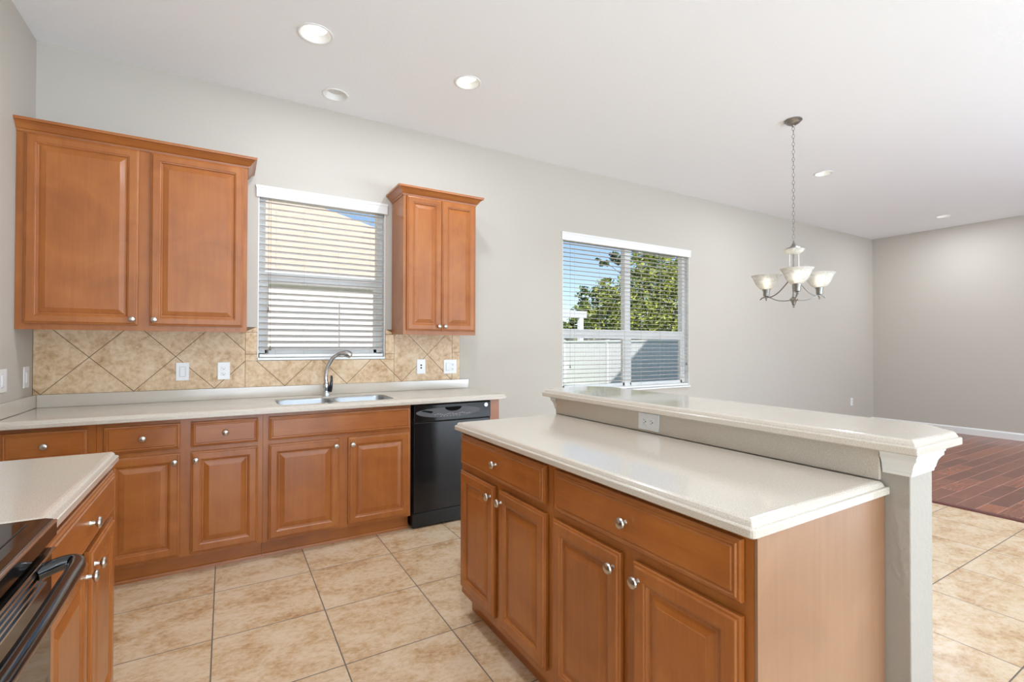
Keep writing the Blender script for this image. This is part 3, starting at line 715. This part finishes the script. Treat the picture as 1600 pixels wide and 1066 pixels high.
for i in range(3):
    a = A0 + i * 2 * PI / 3
    b = B()
    tube(b, spline([P(.04, a, 1.80), P(.07, a, 1.765), P(.12, a, 1.715), P(.17, a, 1.688), P(RA, a, 1.686), P(RA + .03, a, 1.684), P(RA + .05, a, 1.668)], 6), .0048, 8)
    tube(b, spline([P(.02, a, 1.648), P(.07, a, 1.645), P(.13, a, 1.655), P(.18, a, 1.678), P(RA - .005, a, 1.69)], 6), .0038, 8)
    lathe(b, [(.001, 1.655), (.006, 1.66), (.004, 1.668), (.009, 1.676), (.007, 1.684), (.009, 1.69)], (P(RA, a, 0).x, P(RA, a, 0).y, 0), (0, 0, 1), 16)
    arm = part('arm', b, M_PEWTER, ch, True)
    c = P(RA, a, 0)
    part('socket_cup', lathe(B(), [(.008, 1.69), (.02, 1.694), (.0235, 1.704), (.0235, 1.732), (.03, 1.744), (.03, 1.750), (.022, 1.752)], (c.x, c.y, 0), (0, 0, 1), 24), M_PEWTER, arm, True)
    part('bulb', lathe(B(), [(.012, 1.752), (.014, 1.77), (.026, 1.80), (.028, 1.82), (.02, 1.842), (.001, 1.85)], (c.x, c.y, 0), (0, 0, 1), 20), M_BULB, arm, True)
    o = [(.024, 1.7475), (.042, 1.7525), (.062, 1.770), (.078, 1.795), (.090, 1.825), (.100, 1.848), (.114, 1.864)]
    prof = o + [(r - .004, z + .001) for r, z in o[::-1]][:-1] + [(.022, 1.753)]
    part('shade', lathe(B(), prof, (c.x, c.y, 0), (0, 0, 1), 40, True, True), M_SHADE, arm, True)

# ------------------------------------------------------------------ outdoors
b = B(); box(b, -30, 60, YB + T + .02, 70, -.4, -.22); g = struct('ground_lawn', b, grassmat())
b = B(); box(b, -30, 60, -30, YF - .2, -.4, -.02); struct('ground_patio', b, mat('patio_concrete', srgb(200, 194, 184), .8))
b = B(); box(b, XL - .6, XR + .4, YF - 4.6, YB + .45, 3.30, 3.42); struct('sun_block_roof', b, M_WHITE)  # unseen slab, extended far behind the camera to block the sun
b = B(); box(b, 4.6, XR + .2, YF, YB + .12, 3.43, 7.0); struct('fence_shade_block', b, M_STUCCO)  # unseen block added to throw the slanting shade onto the fence
# neighbour's house
nh = thing('neighbour_house', 'cream house with a beige hip roof seen through the sink window', 'house', (0, 9, -.22))
b = B(); box(b, -10, 5.3, 8.32, 18.5, -.22, 2.40); part('wall', b, M_STUCCO, nh)
e = 5.6; pit = .56; dpt = 5.4
rv = [(-10.4, 8.2, 2.42), (e, 8.2, 2.42), (e, 8.2 + 2 * dpt, 2.42), (-10.4, 8.2 + 2 * dpt, 2.42), (e - dpt, 8.2 + dpt, 2.42 + pit * dpt), (-10.4 + dpt, 8.2 + dpt, 2.42 + pit * dpt)]
b = B(); vs = [b.verts.new(p) for p in rv]
for f in ((0, 1, 4, 5), (1, 2, 4), (2, 3, 5, 4), (3, 0, 5), (3, 2, 1, 0)): b.faces.new([vs[i] for i in f])
part('roof', b, M_ROOF, nh)
b = B(); box(b, -10.4, e, 8.17, 8.2, 2.28, 2.43); box(b, e, e + .03, 8.17, 19, 2.28, 2.43); part('fascia', b, M_WHITE, nh)
b = B(); box(b, .95, 1.60, 8.27, 8.318, 1.0, 2.0); wf = part('window', b, M_WHITE, nh)
b = B(); box(b, 1.0, 1.55, 8.262, 8.2695, 1.05, 1.95); part('pane', b, mat('near_white_pane', srgb(224, 224, 222), .3), wf)  # plain near-white pane colour in place of see-through glass
# white vinyl fence along x = 11
fn = thing('vinyl_fence', 'white vinyl privacy fence across the yard behind the wide window', 'fence', (11, 13, -.22))
b = B(); box(b, 11.02, 11.05, 4.2, 26, -.18, 1.40)
y = 4.2
while y < 26:
    box(b, 11.012, 11.021, y, y + .14, -.18, 1.40); y += .152
part('boards', b, M_FENCE, fn)
b = B(); box(b, 10.99, 11.06, 4.2, 26, 1.40, 1.47, .006); box(b, 10.99, 11.06, 4.2, 26, -.2, -.1, .006); part('rails', b, M_FENCE, fn)
y = 5.1
while y < 26:
    b = B(); box(b, 11.0, 11.085, y - .055, y + .055, -.22, 1.475, .006); lathe(b, [(.06, 1.475), (.06, 1.482), (.0, 1.50)], (11.04, y, 0), (0, 0, 1), 4); part('post', b, M_FENCE, fn); y += 2.4
lt = thing('patio_frame', 'white post and beam frame standing behind the fence', 'pergola', (13.9, 17.3, -.22))
b = B(); box(b, 13.8, 14.0, 17.2, 17.4, -.22, 2.55, .01); part('post', b, M_FENCE, lt)
b = B(); box(b, 8.5, 14.2, 17.2, 17.4, 2.55, 2.85, .01); part('beam', b, mat('pale_blue_grey_beam', srgb(196, 200, 214), .6), lt)

def tree(name, label, base, height, blobs, nleaf, m, ls, seed, group='trees beyond the fence'):
    rd = random.Random(seed); t = thing(name, label, 'tree', base, group); bx, by, bz = base
    b = B()
    for (x, y, z, r) in blobs:
        tube(b, spline([(bx, by, bz), (bx + (x - bx) * .15, by + (y - by) * .15, bz + (z - bz) * .5), (x, y, z)], 4), [.14, .12, .10, .08, .05, .035, .025, .02, .015][:9], 7)
    part('trunk', b, M_BARK, t, True)
    b = B(); tot = sum(q[3] ** 2 for q in blobs)
    for (x, y, z, r) in blobs:
        # leafy tufts scattered around each limb end
        for c in range(max(3, int(nleaf * r * r / tot / 14))):
            d = Vector((rd.gauss(0, 1), rd.gauss(0, 1), rd.gauss(0, .8))).normalized() * r * rd.uniform(.45, 1.05) ** .6
            q0 = Vector((x, y, z)) + d
            for k in range(14):
                q = q0 + Vector((rd.gauss(0, 1), rd.gauss(0, 1), rd.gauss(0, .55))) * r * .13
                u = Vector((rd.gauss(0, 1), rd.gauss(0, 1), rd.gauss(0, .6))).normalized(); v = u.orthogonal().normalized(); w = u.cross(v)
                s = ls * rd.uniform(.6, 1.3); th = rd.uniform(0, PI); v2 = v * math.cos(th) + w * math.sin(th)
                b.faces.new([b.verts.new(p) for p in (q - u * s, q + v2 * s * .45, q + u * s, q - v2 * s * .45)])
    part('foliage', b, m, t)
    return t
def fwd(px, py, d):                            # a spot out in the yard at a given depth
    return Vector((0, 0, 1.285)) + F * d + R * ((px - 800) / 753.83 * d) + U * ((533 - py) / 753.83 * d)
def blobs(lst, d): return [(*fwd(x, y, d + dd), r) for x, y, r, dd in lst]
g0 = fwd(1010, 560, 25)
tree('broadleaf_tree', 'bushy yellow-green tree filling the right side of the wide window', (g0.x, g0.y, -.22), 6, blobs([(1010, 455, 1.5, 0), (1035, 430, 1.4, .5), (975, 470, 1.2, .3), (1050, 475, 1.5, -.5), (1000, 500, 1.5, -.6), (945, 500, 1.1, .5), (1060, 515, 1.3, 0), (955, 455, .9, 1), (1080, 440, 1.4, .4), (1020, 525, 1.4, -.8), (1000, 420, .9, .2)], 25), 15000, M_LEAF1, .11, 3)
g0 = fwd(915, 560, 29)
tree('broadleaf_tree', 'lower dark green tree at the left side of the wide window', (g0.x, g0.y, -.22), 4, blobs([(915, 500, 1.0, 0), (930, 470, 1.0, 1), (880, 515, .9, 0), (950, 515, 1.3, 0), (900, 520, 1.0, -1), (860, 520, .9, 0), (975, 515, 1.2, .8), (930, 530, 1.0, 0), (885, 535, .9, 0)], 29), 9000, M_LEAF2, .14, 5)
g0 = fwd(1060, 560, 31)
tree('overhanging_tree', 'dark sparse branches hanging into the top of the wide window', (g0.x, g0.y, -.22), 8, blobs([(1000, 398, .6, 0), (965, 402, .5, .3), (1030, 404, .7, .3), (1060, 410, .7, 0), (945, 408, .4, 0), (1085, 402, .9, 0), (1020, 392, .5, 0)], 31), 2400, M_LEAF2, .15, 8)
